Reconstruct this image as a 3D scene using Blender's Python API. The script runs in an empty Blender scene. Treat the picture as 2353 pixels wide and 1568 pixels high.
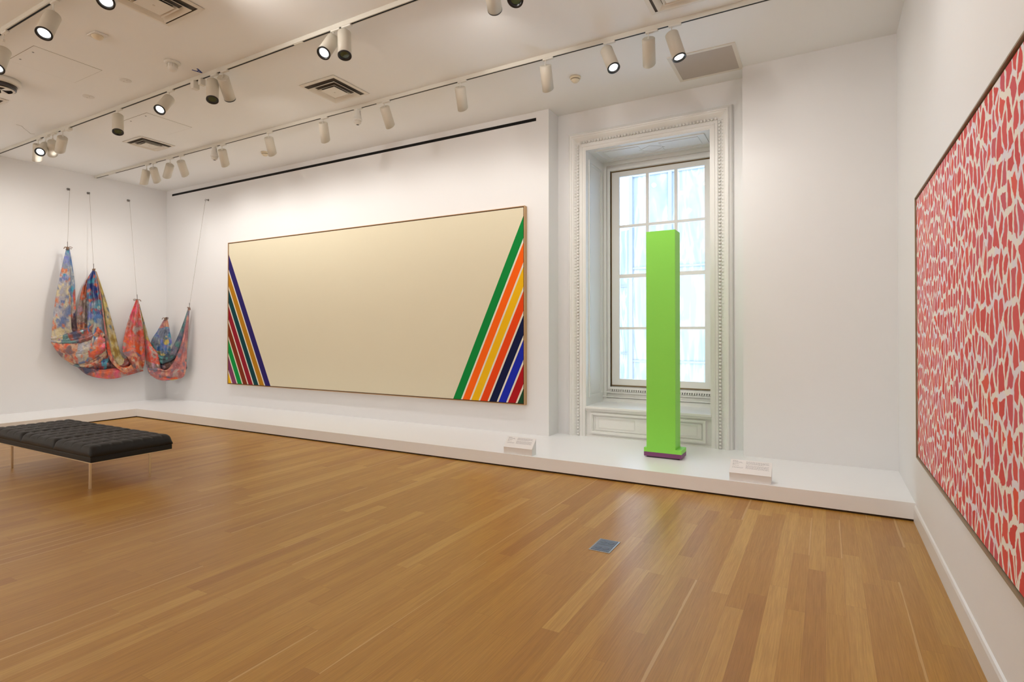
import bpy, bmesh, math, random
from mathutils import Vector, Matrix, noise
random.seed(7)
S = bpy.context.scene
COL = S.collection
PI = math.pi

# ------------------------------------------------------------------ camera
F, PCX, PCY = 1288.0, 1176.5, 755.22
TH, PT, EYE = math.radians(29.288), math.radians(0.463), 1.4
cam_d = bpy.data.cameras.new('camera')
cam = bpy.data.objects.new('camera', cam_d)
COL.objects.link(cam)
cam_d.sensor_fit = 'HORIZONTAL'
cam_d.sensor_width = 36.0
cam_d.lens = F * 36.0 / 2353.0
cam_d.shift_y = (PCY - 784.0) / 2353.0
cam_d.clip_start = 0.05
cam_d.clip_end = 200
cam.location = (0, 0, EYE)
cam.rotation_euler = (PI / 2 + PT, 0, TH)
S.camera = cam

# ------------------------------------------------------------------ view, world, daylight
S.view_settings.view_transform = 'Standard'
S.view_settings.look = 'None'
S.view_settings.gamma = 1.0
S.view_settings.use_curve_mapping = False
S.view_settings.exposure = 0.0
W = bpy.data.worlds.new('overcast_sky')
S.world = W
W.use_nodes = True
bg = W.node_tree.nodes['Background']
bg.inputs['Color'].default_value = (0.58, 0.77, 1.0, 1)
bg.inputs['Strength'].default_value = 7.5
SPOT = 32.0            # base power of one track head
WARM = (1.0, 0.965, 0.925)

# ------------------------------------------------------------------ room constants (metres)
XR, YF, YA, YR, XL, XLF, ZC, ZP, YB = .572, 5.094, 6.192, 6.466, -11.157, -10.028, 4.149, .138, 7.12
YT2, YT1, YT0 = 4.973, 3.575, 2.145
YBK = -4.0

# a pixel of the 2353x1568 frame -> the point where its sight line meets a plane of the room
_f = Vector((-math.sin(TH), math.cos(TH), 0)); _r = Vector((math.cos(TH), math.sin(TH), 0)); _u = Vector((0, 0, 1))
_f, _u = _f * math.cos(PT) + _u * math.sin(PT), _u * math.cos(PT) - _f * math.sin(PT)
CAM = Vector((0, 0, EYE))
def ray(x, y): return _f + _r * ((x - PCX) / F) + _u * ((PCY - y) / F)
def on(ax, x, y, v):
    r = ray(x, y); return CAM + r * ((v - CAM[ax]) / r[ax])

# ------------------------------------------------------------------ materials
def mat(name, col, rough=.5, metal=0, spec=.5, emit=None, es=0, bump=0, bscale=60):
    m = bpy.data.materials.new(name); m.use_nodes = True
    nt = m.node_tree; b = nt.nodes['Principled BSDF']
    b.inputs['Base Color'].default_value = (*col, 1)
    b.inputs['Roughness'].default_value = rough
    b.inputs['Metallic'].default_value = metal
    b.inputs['Specular IOR Level'].default_value = spec
    if emit:
        b.inputs['Emission Color'].default_value = (*emit, 1); b.inputs['Emission Strength'].default_value = es
    if bump:
        tc = nt.nodes.new('ShaderNodeTexCoord'); n = nt.nodes.new('ShaderNodeTexNoise'); bp = nt.nodes.new('ShaderNodeBump')
        n.inputs['Scale'].default_value = bscale; n.inputs['Detail'].default_value = 4
        bp.inputs['Strength'].default_value = bump; bp.inputs['Distance'].default_value = .01
        nt.links.new(tc.outputs['Object'], n.inputs['Vector']); nt.links.new(n.outputs['Fac'], bp.inputs['Height'])
        nt.links.new(bp.outputs['Normal'], b.inputs['Normal'])
    return m
class NT:
    """tiny node helper"""
    def __init__(s, m): s.t = m.node_tree; s.b = s.t.nodes['Principled BSDF']
    def n(s, typ, **kw):
        o = s.t.nodes.new(typ)
        for k, v in kw.items(): setattr(o, k, v)
        return o
    def l(s, a, b): s.t.links.new(a, b)
    def put(s, sock, v):
        if isinstance(v, bpy.types.NodeSocket): s.l(v, sock)
        else: sock.default_value = (*v, 1) if isinstance(v, tuple) and len(v) == 3 and sock.type == 'RGBA' else v
    def math(s, op, a, b=None, c=None):
        o = s.n('ShaderNodeMath', operation=op)
        for i, v in enumerate((a, b, c)):
            if v is not None: s.put(o.inputs[i], v)
        return o.outputs[0]
    def mix(s, f, a, b, blend='MIX'):
        o = s.n('ShaderNodeMix', data_type='RGBA', blend_type=blend)
        s.put(o.inputs[0], f); s.put(o.inputs[6], a); s.put(o.inputs[7], b)
        return o.outputs[2]
    def ramp(s, f, stops, interp='LINEAR'):
        o = s.n('ShaderNodeValToRGB'); cr = o.color_ramp; cr.interpolation = interp
        s.put(o.inputs[0], f)
        while len(cr.elements) < len(stops): cr.elements.new(.5)
        for e, (p, c) in zip(cr.elements, stops): e.position = p; e.color = (*c, 1)
        return o.outputs[0]
    def xyz(s, vec):
        o = s.n('ShaderNodeSeparateXYZ'); s.l(vec, o.inputs[0]); return o.outputs
    def comb(s, x, y, z=0.0):
        o = s.n('ShaderNodeCombineXYZ')
        for i, v in enumerate((x, y, z)): s.put(o.inputs[i], v)
        return o.outputs[0]
    def noise(s, vec, scale, detail=3, dim='3D', rough=.5, dist=0):
        o = s.n('ShaderNodeTexNoise', noise_dimensions=dim); s.l(vec, o.inputs['Vector'])
        o.inputs['Scale'].default_value = scale; o.inputs['Detail'].default_value = detail
        o.inputs['Roughness'].default_value = rough; o.inputs['Distortion'].default_value = dist
        return o.outputs['Fac']
def lin(r, g, b):
    f = lambda c: (c / 255 / 12.92) if c / 255 <= .04045 else ((c / 255 + .055) / 1.055) ** 2.4
    return (f(r), f(g), f(b))

M = {}
M['wall'] = mat('wall_paint', (.86, .857, .855), .55, spec=.3, bump=.03, bscale=180)
M['ceil'] = mat('ceiling_paint', (.925, .93, .92), .7, spec=.2)
M['plinth'] = mat('platform_paint', (.93, .935, .94), .28, spec=.5)
M['trim'] = mat('trim_paint', (.85, .845, .82), .35, spec=.45)
M['base'] = mat('baseboard_paint', (.80, .79, .77), .35, spec=.5)
M['black'] = mat('black_void', (.006, .006, .006), .6, spec=.2)
M['seam'] = mat('seam_shadow', (.30, .26, .21), .8)
M['throat'] = mat('diffuser_throat', (.16, .14, .12), .7, spec=.1)
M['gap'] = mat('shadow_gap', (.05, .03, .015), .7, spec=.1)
M['track'] = mat('track_enamel', (.74, .71, .63), .45)
M['can'] = mat('can_enamel', (.70, .65, .55), .42)
M['adapter'] = mat('adapter_plastic', (.78, .75, .68), .45)
M['ring'] = mat('black_ring', (.012, .012, .012), .3)
M['lens_on'] = mat('lit_lens', (1, 1, 1), .3, emit=(.93, .97, 1.0), es=9.0)
M['lens_glare'] = mat('bright_lens', (1, 1, 1), .3, emit=(.97, .99, 1.0), es=16.0)
M['lens_off'] = mat('green_coated_lens', (.05, .09, .05), .08, spec=.9)
M['cream'] = mat('detector_plastic', (.80, .70, .52), .45)
M['white'] = mat('white_plastic', (.80, .78, .73), .4)
M['grille'] = mat('diffuser_enamel', (.80, .76, .68), .45)
M['smoke'] = mat('dark_dome', (.03, .025, .03), .12, spec=.7)
M['green'] = mat('green_paint', lin(146, 230, 86), .42, spec=.35)
M['purple'] = mat('purple_paint', lin(128, 66, 116), .45)
M['cushion'] = mat('black_upholstery', (.010, .009, .008), .48, spec=.34, bump=.12, bscale=400)
M['brass'] = mat('brass_metal', (.80, .68, .50), .3, metal=1)
M['bluegrey'] = mat('floor_box_metal', (.17, .21, .28), .38, metal=.55, bump=.2, bscale=500)
M['steel'] = mat('edge_metal', (.40, .42, .44), .3, metal=.8)
M['ink'] = mat('printed_ink', (.27, .26, .28), .7)
M['card'] = mat('label_card', (.84, .83, .82), .5)
M['cardside'] = mat('label_stand_side', (.55, .52, .50), .4)
M['oakframe'] = mat('pale_wood_frame', lin(196, 158, 112), .45)
M['darkedge'] = mat('frame_reveal', lin(92, 60, 30), .6)
M['bronze'] = mat('bronze_frame', lin(150, 136, 110), .4, metal=0)
M['tape'] = mat('blue_tape', lin(32, 62, 150), .6)
M['taupe'] = mat('perforated_panel', (.52, .46, .40), .6)
M['cord'] = mat('cord_fibre', (.42, .38, .33), .7)
M['hook'] = mat('hook_metal', (.22, .21, .20), .35, metal=.8)
M['tie'] = mat('leather_tie', (.22, .13, .08), .6)
M['facade'] = mat('stone_facade', (.23, .225, .23), .8)
M['rail'] = mat('weather_strip', lin(120, 96, 60), .7)

# oak floor: boards run along Y
def oak():
    m = mat('oak_floor', (.4, .25, .1), .33, spec=.45); g = NT(m)
    tc = g.n('ShaderNodeTexCoord'); x, y, z = g.xyz(tc.outputs['Object'])
    xs = g.math('DIVIDE', g.math('ADD', x, 20.009), .0905)
    row = g.math('FLOOR', xs); fx = g.math('FRACT', xs)
    wn = g.n('ShaderNodeTexWhiteNoise', noise_dimensions='1D'); g.l(row, wn.inputs['W'])
    L = g.math('MULTIPLY_ADD', wn.outputs['Value'], .9, .75)
    ys = g.math('ADD', g.math('DIVIDE', y, L), g.math('MULTIPLY', wn.outputs['Value'], 37.7))
    idx = g.math('FLOOR', ys); fy = g.math('FRACT', ys)
    w2 = g.n('ShaderNodeTexWhiteNoise', noise_dimensions='2D'); g.l(g.comb(row, idx), w2.inputs['Vector'])
    v = w2.outputs['Value']; vc = g.xyz(w2.outputs['Color'])
    tone = g.ramp(v, [(0, lin(170, 121, 52)), (.12, lin(179, 132, 58)), (.5, lin(184, 137, 60)), (.88, lin(191, 146, 68)), (1, lin(202, 160, 84))])
    # grain
    gx = g.math('MULTIPLY', x, 26.0); gy = g.math('MULTIPLY_ADD', y, .9, g.math('MULTIPLY', v, 91.0))
    gv = g.comb(gx, gy, g.math('MULTIPLY', vc[1], 40.0))
    n1 = g.noise(gv, 1.0, 4, rough=.6, dist=.6)
    n2 = g.noise(g.comb(g.math('MULTIPLY', x, 190.0), g.math('MULTIPLY', gy, 5.0), vc[1]), 1.0, 3, rough=.7)
    c = g.mix(g.ramp(n1, [(.35, (0, 0, 0)), (.7, (1, 1, 1))]), tone, lin(163, 112, 46), 'MIX')
    c = g.mix(.62, c, tone)
    fine = g.ramp(n2, [(.36, (.74, .72, .68)), (.62, (1.08, 1.08, 1.08))])
    c = g.mix(.55, c, g.mix(1.0, c, fine, 'MULTIPLY'))
    # pale sapwood edge on some boards
    sap = g.math('MULTIPLY', g.math('GREATER_THAN', vc[2], .86), g.math('GREATER_THAN', g.math('ADD', fx, g.math('MULTIPLY', n1, .34)), g.math('MULTIPLY_ADD', vc[0], .10, 1.04)))
    c = g.mix(g.math('MULTIPLY', sap, .34), c, (*lin(236, 204, 152), 1))
    # joints
    e = g.math('LESS_THAN', fx, .014)
    e2 = g.math('LESS_THAN', g.math('MULTIPLY', fy, L), .0016)
    edge = g.math('MAXIMUM', e, e2)
    c = g.mix(g.math('MULTIPLY', edge, .38), c, (*lin(110, 66, 30), 1))
    g.l(c, g.b.inputs['Base Color'])
    g.l(g.ramp(n2, [(.2, (.40, .40, .40)), (.8, (.31, .31, .31))]), g.b.inputs['Roughness'])
    bp = g.n('ShaderNodeBump'); bp.inputs['Strength'].default_value = .08; bp.inputs['Distance'].default_value = .004
    g.l(g.math('SUBTRACT', g.math('MULTIPLY', n2, .2), edge), bp.inputs['Height']); g.l(bp.outputs['Normal'], g.b.inputs['Normal'])
    return m
M['oak'] = oak()

# generic striped canvas: even, ruler-straight diagonal stripes across both ends of a bare cream field
def bands():
    m = mat('striped_canvas', (.7, .6, .4), .75, spec=.15); g = NT(m)
    tc = g.n('ShaderNodeTexCoord'); x, y, z = g.xyz(tc.outputs['Object'])   # x from the left edge, z from the bottom
    cream = lin(226, 217, 190); G = lin(232, 226, 208)
    w = 5.895
    def corner(dx, a, b, cols):
        t = g.math('ADD', g.math('DIVIDE', dx, a), g.math('DIVIDE', z, b))
        n_ = len(cols); st = []
        for i, c in enumerate(cols): st += [(i / n_, c), ((i + .80) / n_, G)]
        return g.ramp(t, st[:-1] + [(.985, cream)], 'CONSTANT')
    cr = corner(g.math('SUBTRACT', w, x), 1.10, 2.42, [lin(30, 72, 44), lin(176, 24, 30), lin(28, 44, 176), lin(18, 26, 66), lin(238, 74, 18), lin(244, 188, 20), lin(255, 104, 18), lin(14, 138, 60)])
    cl = corner(x, 1.16, 2.34, [lin(244, 190, 24), lin(132, 62, 98), lin(14, 148, 66), lin(132, 52, 26), lin(150, 28, 44), lin(12, 66, 72), lin(184, 126, 20), lin(44, 34, 104)])
    c = g.mix(g.math('LESS_THAN', x, w / 2), cr, cl)
    g.l(c, g.b.inputs['Base Color'])
    return m
M['bands'] = bands()

# generic mosaic of upright red dabs on an off-white ground
def dabs():
    m = mat('dabbed_canvas', (.8, .2, .15), .6, spec=.25); g = NT(m)
    tc = g.n('ShaderNodeTexCoord'); x, y, z = g.xyz(tc.outputs['Object'])
    n = g.noise(tc.outputs['Object'], 9, 3, dist=.3); n2 = g.noise(tc.outputs['Object'], 31, 2)
    yy = g.math('ADD', g.math('MULTIPLY', y, 16.0), g.math('MULTIPLY', g.math('SUBTRACT', n, .5), 1.1))
    zz = g.math('ADD', g.math('MULTIPLY', z, 9.5), g.math('MULTIPLY', g.math('SUBTRACT', n2, .5), .35))
    vec = g.comb(yy, zz, 0.0)
    vo = g.n('ShaderNodeTexVoronoi', voronoi_dimensions='2D', feature='DISTANCE_TO_EDGE'); g.l(vec, vo.inputs['Vector']); vo.inputs['Scale'].default_value = 1.0; vo.inputs['Randomness'].default_value = .95
    vf = g.n('ShaderNodeTexVoronoi', voronoi_dimensions='2D', feature='F1'); g.l(vec, vf.inputs['Vector']); vf.inputs['Scale'].default_value = 1.0; vf.inputs['Randomness'].default_value = .95
    cc = g.xyz(vf.outputs['Color'])
    red = g.ramp(cc[0], [(0, lin(216, 68, 58)), (.4, lin(224, 84, 78)), (.75, lin(212, 88, 98)), (1, lin(234, 86, 58))])
    gr = g.ramp(n, [(.45, lin(246, 240, 228)), (.60, lin(238, 232, 240))])
    f = g.ramp(g.math('ADD', vo.outputs['Distance'], g.math('MULTIPLY', g.math('SUBTRACT', n2, .5), .05)), [(.115, (0, 0, 0)), (.14, (1, 1, 1))])
    c = g.mix(f, gr, red)
    g.l(c, g.b.inputs['Base Color'])
    bp = g.n('ShaderNodeBump'); bp.inputs['Strength'].default_value = .25; bp.inputs['Distance'].default_value = .003
    g.l(f, bp.inputs['Height']); g.l(bp.outputs['Normal'], g.b.inputs['Normal'])
    return m
M['dabs'] = dabs()

# paint-splashed, varnished cloth: pigment comes from the mesh colour attribute, broken up by noise
def splash():
    m = mat('painted_cloth', (.5, .2, .1), .24, spec=.6); g = NT(m)
    tc = g.n('ShaderNodeTexCoord')
    at = g.n('ShaderNodeVertexColor'); at.layer_name = 'pigment'
    n = g.noise(tc.outputs['Object'], 30, 5, rough=.7, dist=1.0)
    h = g.n('ShaderNodeHueSaturation'); g.l(at.outputs['Color'], h.inputs['Color'])
    g.l(g.math('MULTIPLY_ADD', n, .9, .55), h.inputs['Value'])
    g.l(h.outputs['Color'], g.b.inputs['Base Color'])
    nb = g.noise(tc.outputs['Object'], 17, 4, rough=.6, dist=.8)
    bp = g.n('ShaderNodeBump'); bp.inputs['Strength'].default_value = .8; bp.inputs['Distance'].default_value = .03
    g.l(nb, bp.inputs['Height']); g.l(bp.outputs['Normal'], g.b.inputs['Normal'])
    g.b.inputs['Coat Weight'].default_value = .6; g.b.inputs['Coat Roughness'].default_value = .07
    return m
M['splash'] = splash()

def glass():
    m = bpy.data.materials.new('window_glass'); m.use_nodes = True; t = m.node_tree; t.nodes.clear()
    o = t.nodes.new('ShaderNodeOutputMaterial'); mx = t.nodes.new('ShaderNodeMixShader'); tr = t.nodes.new('ShaderNodeBsdfTransparent')
    gl = t.nodes.new('ShaderNodeBsdfGlossy'); gl.inputs['Roughness'].default_value = .02; fr = t.nodes.new('ShaderNodeFresnel'); fr.inputs['IOR'].default_value = 1.35
    tr.inputs['Color'].default_value = (.94, .97, 1, 1)
    t.links.new(fr.outputs[0], mx.inputs[0]); t.links.new(tr.outputs[0], mx.inputs[1]); t.links.new(gl.outputs[0], mx.inputs[2]); t.links.new(mx.outputs[0], o.inputs[0])
    return m
M['glass'] = glass()
def facade():
    m = mat('glazed_facade', (.6, .75, .85), .5); g = NT(m)
    tc = g.n('ShaderNodeTexCoord'); x, y, z = g.xyz(tc.outputs['Object'])
    n = g.noise(g.comb(g.math('MULTIPLY', x, 2.2), g.math('MULTIPLY', z, .35), 0.0), 1.0, 4, dist=1.6)  # streaks: rippled glass reflections painted into the facade colour
    c = g.ramp(n, [(.36, (.195, .20, .21)), (.47, (.24, .235, .235)), (.54, (.37, .31, .27)), (.62, (.22, .225, .235))])
    g.l(c, g.b.inputs['Base Color'])
    return m
M['gfacade'] = facade()

# ------------------------------------------------------------------ mesh helpers
class MB:
    def __init__(s): s.v = []; s.f = []; s.sm = []
    def add(s, vs, fs, smooth=False):
        o = len(s.v); s.v += [tuple(v) for v in vs]; s.f += [tuple(i + o for i in f) for f in fs]; s.sm += [smooth] * len(fs); return s
    def box(s, x0, x1, y0, y1, z0, z1):
        v = [(x, y, z) for x in (x0, x1) for y in (y0, y1) for z in (z0, z1)]
        return s.add(v, [(0, 1, 3, 2), (4, 6, 7, 5), (0, 4, 5, 1), (2, 3, 7, 6), (0, 2, 6, 4), (1, 5, 7, 3)])
    def rbox(s, x0, x1, y0, y1, z0, z1, b=.004):
        bm = bmesh.new(); bmesh.ops.create_cube(bm, size=1)
        for v in bm.verts: v.co = Vector((x0 + (v.co.x + .5) * (x1 - x0), y0 + (v.co.y + .5) * (y1 - y0), z0 + (v.co.z + .5) * (z1 - z0)))
        bmesh.ops.bevel(bm, geom=bm.edges[:], offset=b, segments=2, affect='EDGES', profile=.5)
        bm.verts.index_update(); s.add([v.co for v in bm.verts], [[v.index for v in f.verts] for f in bm.faces]); bm.free(); return s
    def lathe(s, prof, n=28, M4=None, cap=True, smooth=True):
        """prof: list of (r, z) around local z"""
        M4 = M4 or Matrix(); vs = []; fs = []
        for r, z in prof:
            for k in range(n):
                a = 2 * PI * k / n; vs.append(M4 @ Vector((r * math.cos(a), r * math.sin(a), z)))
        for i in range(len(prof) - 1):
            for k in range(n):
                k2 = (k + 1) % n; fs.append((i * n + k, i * n + k2, (i + 1) * n + k2, (i + 1) * n + k))
        s.add(vs, fs, smooth)
        if cap:
            o = len(s.v) - len(vs)
            s.f.append(tuple(o + k for k in reversed(range(n)))); s.sm.append(False)
            s.f.append(tuple(o + (len(prof) - 1) * n + k for k in range(n))); s.sm.append(False)
        return s
    def tube(s, pts, r, n=8, taper=None):
        pts = [Vector(p) for p in pts]; vs = []; fs = []; N = len(pts)
        up = Vector((0.13, .31, 1)).normalized()
        for i, p in enumerate(pts):
            d = (pts[min(i + 1, N - 1)] - pts[max(i - 1, 0)]).normalized()
            a = d.cross(up)
            if a.length < 1e-3: a = d.cross(Vector((1, 0, 0)))
            a.normalize(); b = d.cross(a)
            rr = r * (taper[i] if taper else 1)
            for k in range(n):
                t = 2 * PI * k / n; vs.append(p + a * rr * math.cos(t) + b * rr * math.sin(t))
        for i in range(N - 1):
            for k in range(n):
                k2 = (k + 1) % n; fs.append((i * n + k, i * n + k2, (i + 1) * n + k2, (i + 1) * n + k))
        fs.append(tuple(range(n))); fs.append(tuple((N - 1) * n + k for k in range(n)))
        return s.add(vs, fs, True)
    def ball(s, c, rx, ry, rz, nu=8, nv=5):
        vs = [(c[0], c[1], c[2] + rz)]; fs = []
        for j in range(1, nv):
            t = PI * j / nv
            for k in range(nu):
                a = 2 * PI * k / nu; vs.append((c[0] + rx * math.sin(t) * math.cos(a), c[1] + ry * math.sin(t) * math.sin(a), c[2] + rz * math.cos(t)))
        vs.append((c[0], c[1], c[2] - rz)); B = len(vs) - 1
        for k in range(nu):
            k2 = (k + 1) % nu; fs.append((0, 1 + k, 1 + k2)); fs.append((B, 1 + (nv - 2) * nu + k2, 1 + (nv - 2) * nu + k))
            for j in range(nv - 2): fs.append((1 + j * nu + k, 1 + (j + 1) * nu + k, 1 + (j + 1) * nu + k2, 1 + j * nu + k2))
        return s.add(vs, fs, True)
    def mesh(s, name, m):
        me = bpy.data.meshes.new(name); me.from_pydata(s.v, [], s.f); me.validate()
        if len(me.polygons) == len(s.sm): me.polygons.foreach_set('use_smooth', s.sm)
        bm = bmesh.new(); bm.from_mesh(me); bmesh.ops.recalc_face_normals(bm, faces=bm.faces); bm.to_mesh(me); bm.free()
        me.materials.append(M[m] if isinstance(m, str) else m); return me
    def obj(s, name, m, parent=None):
        o = bpy.data.objects.new(name, s.mesh(name, m)); COL.objects.link(o)
        if parent: o.parent = parent
        return o
def tag(o, label=None, cat=None, group=None, kind=None):
    for k, v in (('label', label), ('category', cat), ('group', group), ('kind', kind)):
        if v: o[k] = v
    return o
def empty(name, loc=(0, 0, 0), label=None, cat=None, group=None, rz=0):
    o = bpy.data.objects.new(name, None); COL.objects.link(o); o.location = loc; o.rotation_euler = (0, 0, rz); o.empty_display_size = .1
    return tag(o, label, cat, group)
def struct(name, mb, m, parent=None):
    o = mb.obj(name, m, parent)
    if not parent: o['kind'] = 'structure'
    return o

# ------------------------------------------------------------------ room shell
struct('floor', MB().box(XL - .3, XR + .3, YBK - .3, YA + .3, -.2, 0), 'oak')
struct('ceiling', MB().box(XL - .3, XR + .3, YBK - .3, YB + .4, ZC, ZC + .25), 'ceil')
struct('wall_left', MB().box(XL - .25, XL, YBK, YA, 0, ZC), 'wall')
struct('wall_right', MB().box(XR, XR + .25, YBK, YA, 0, ZC), 'wall')
struct('wall_rear', MB().box(XL - .25, XR + .25, YBK - .25, YBK, 0, ZC), 'wall')
AX0, AX1 = -2.958, -.747              # window bay
OX0, OX1, OZ1 = -2.580, -1.100, 3.655  # window opening
wb = MB().box(XL - .25, AX0, YA, YB + .2, 0, ZC).box(AX1, XR + .25, YA, YB + .2, 0, ZC)
wb.box(AX0, OX0, YR, YB + .2, 0, ZC).box(OX1, AX1, YR, YB + .2, 0, ZC).box(OX0, OX1, YR, YB + .2, OZ1, ZC)
wb.box(OX0, OX1, YR + .002, YB + .2, 0, .47)
struct('wall_back', wb, 'wall')
bb = MB()
prof = [(0, 0), (.013, 0), (.013, .104), (.008, .118), (0, .124)]
vs = [(XR - a, y, b) for y in (YBK, YF) for a, b in prof]; n = len(prof)
bb.add(vs, [(i, (i + 1) % n, n + (i + 1) % n, n + i) for i in range(n)] + [tuple(range(n)), tuple(range(n, 2 * n))])
struct('baseboard_right', bb, 'base')

# raised display platform, L-shaped, with a dark shadow gap under its riser
plat = empty('display_platform', ((XL + XR) / 2, YF, 0), 'long low white L-shaped display platform along the back and left walls', 'platform')
def rel(o, p):
    o.location = -Vector(p.location); o.parent = p; return o
pl = MB()
g0 = .016
P2 = [(XLF, YBK), (XLF, YF), (XR, YF), (XR, YA), (AX1, YA), (AX1, YR), (AX0, YR), (AX0, YA), (XL, YA), (XL, YBK)]
P2 = [(x - .001 * (x == XR) + .001 * (x == XL), y + .001 * (y == YBK)) for x, y in P2]
n = len(P2); pl.add([(x, y, z) for z in (g0, ZP) for x, y in P2], [tuple(range(n)), tuple(range(n, 2 * n))] + [(i, (i + 1) % n, n + (i + 1) % n, n + i) for i in range(n)])
rel(pl.obj('deck', 'plinth'), plat)
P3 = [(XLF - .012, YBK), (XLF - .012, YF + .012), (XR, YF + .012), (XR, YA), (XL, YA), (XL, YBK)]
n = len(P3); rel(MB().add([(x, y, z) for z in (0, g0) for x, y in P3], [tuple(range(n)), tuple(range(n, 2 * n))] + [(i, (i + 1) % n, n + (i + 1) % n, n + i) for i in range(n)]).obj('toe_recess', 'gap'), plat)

# black linear slot high on the back wall
sl = empty('linear_slot_vent', (-7.0, YA, 4.05), 'long narrow black slot vent running high along the back wall', 'vent')
rel(MB().box(-10.968, -3.130, YA - .004, YA, 4.030, 4.070).obj('slot', 'black'), sl)
lip = MB().box(-10.97, -3.128, YA - .006, YA, 4.070, 4.073).box(-10.97, -3.128, YA - .006, YA, 4.027, 4.030)
rel(lip.obj('lip', 'wall'), sl)

# ------------------------------------------------------------------ window
win = bpy.data.objects.new('window_1', None); COL.objects.link(win); win['kind'] = 'structure'
win.location = ((OX0 + OX1) / 2, YR, .138)
def wobj(name, mb, m, parent=None):
    o = mb.obj(name, m)
    if parent is None: o.location = -win.location; o.parent = win
    else: o.parent = parent
    return o
# architrave: profile swept up, across and down with mitred corners
def sweep(prof, x0, x1, z1, zb):
    """prof (u, d): u outward from the opening edge, d toward the room"""
    mb = MB(); rings = []
    for u, d in prof:
        rings.append([(x0 - u, YR - d, zb), (x0 - u, YR - d, z1 + u), (x1 + u, YR - d, z1 + u), (x1 + u, YR - d, zb)])
    k = len(prof); vs = [p for r in rings for p in r]; fs = []
    for i in range(k - 1):
        for j in range(3): fs.append((i * 4 + j, i * 4 + j + 1, (i + 1) * 4 + j + 1, (i + 1) * 4 + j))
    fs.append(tuple(i * 4 for i in range(k))); fs.append(tuple(i * 4 + 3 for i in range(k)))
    for j in range(3): fs.append((j, j + 1, (k - 1) * 4 + j + 1, (k - 1) * 4 + j))
    return mb.add(vs, fs)
arch = [(0, 0), (0, .040), (.030, .040), (.033, .047), (.040, .047), (.043, .040), (.070, .040), (.074, .030), (.100, .028), (.112, .034), (.135, .052),
        (.150, .062), (.162, .064), (.166, .072), (.180, .074), (.190, .066), (.196, .052), (.212, .045), (.222, .030), (.225, 0)]
wobj('architrave', sweep(arch, OX0, OX1, OZ1, ZP), 'trim')
# carved egg-and-dart strip: pattern of one moulding
cv = MB()
def eggs(path_len, place, pitch=.0375):
    n_ = int(path_len / pitch)
    for i in range(n_):
        t = (i + .5) * path_len / n_
        place(t)
for sx, ux in ((OX0, -1), (OX1, 1)):
    def place(t, sx=sx, ux=ux):
        z = ZP + t
        cv.ball((sx + ux * .091, YR - .036, z), .017, .017, .0145, 8, 5)
        cv.add([(sx + ux * .104, YR - .030, z + .0188), (sx + ux * .136, YR - .055, z + .0175), (sx + ux * .136, YR - .055, z + .0205), (sx + ux * .118, YR - .052, z + .019)], [(0, 1, 3), (0, 3, 2), (1, 2, 3), (0, 2, 1)])
        cv.ball((sx + ux * .083, YR - .034, z + .0188), .006, .010, .004, 5, 3)
    eggs(OZ1 - ZP + .07, place)
def place(t):
    x = OX0 - .07 + t
    cv.ball((x, YR - .036, OZ1 + .091), .0145, .017, .017, 8, 5)
    cv.ball((x + .0188, YR - .034, OZ1 + .083), .004, .010, .006, 5, 3)
eggs(OX1 - OX0 + .14, place)
wobj('carved_moulding', cv, 'trim')
# sill, apron with panel, reveal panels, soffit
wobj('sill', MB().rbox(OX0, OX1, YR - .045, YB, .472, .505, .008), 'trim')
ap = MB().box(OX0, OX1, YR - .004, YR + .003, ZP, .472)
wobj('apron', ap, 'trim')
def frame(mb, x0, x1, z0, z1, w, y0, y1, b=0):
    """rectangular moulding in the XZ plane"""
    mb.box(x0, x1, y0, y1, z1 - w, z1).box(x0, x1, y0, y1, z0, z0 + w).box(x0, x0 + w, y0, y1, z0 + w, z1 - w).box(x1 - w, x1, y0, y1, z0 + w, z1 - w); return mb
am = MB().box(OX0, OX1, YR - .030, YR - .004, .452, .470).box(OX0, OX1, YR - .016, YR - .004, ZP, ZP + .016)
frame(am, OX0 + .065, OX1 - .065, .180, .430, .020, YR - .030, YR - .004)
frame(am, OX0 + .085, OX1 - .085, .200, .410, .012, YR - .021, YR - .004)
frame(am, OX0 + .110, OX1 - .110, .222, .388, .008, YR - .013, YR - .004)
cx_ = (OX0 + OX1) / 2
frame(am, OX0 + .16, cx_ - .13, .25, .36, .004, YR - .008, YR - .004)
frame(am, cx_ + .13, OX1 - .16, .25, .36, .004, YR - .008, YR - .004)
def diamond(mb, c, a, b, w, plane, d0, d1):
    """flat diamond outline; plane 'xz' or 'xy'"""
    P_ = [(-a, 0), (0, b), (a, 0), (0, -b)]; q = []
    for s_ in (1, 1 - w / a):
        for (p0, p1) in P_: q.append((c[0] + p0 * s_, c[1] + p1 * s_))
    vs = []
    for d in (d0, d1):
        for (p0, p1) in q: vs.append((p0, d, p1) if plane == 'xz' else (p0, p1, d))
    fs = []
    for i in range(4):
        j = (i + 1) % 4
        fs += [(i, j, 4 + j, 4 + i), (8 + i, 8 + j, 12 + j, 12 + i), (i, j, 8 + j, 8 + i), (4 + i, 4 + j, 12 + j, 12 + i)]
    mb.add(vs, fs)
diamond(am, (cx_, .305), .11, .07, .008, 'xz', YR - .008, YR - .004)
wobj('apron_moulding', am, 'trim')
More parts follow.
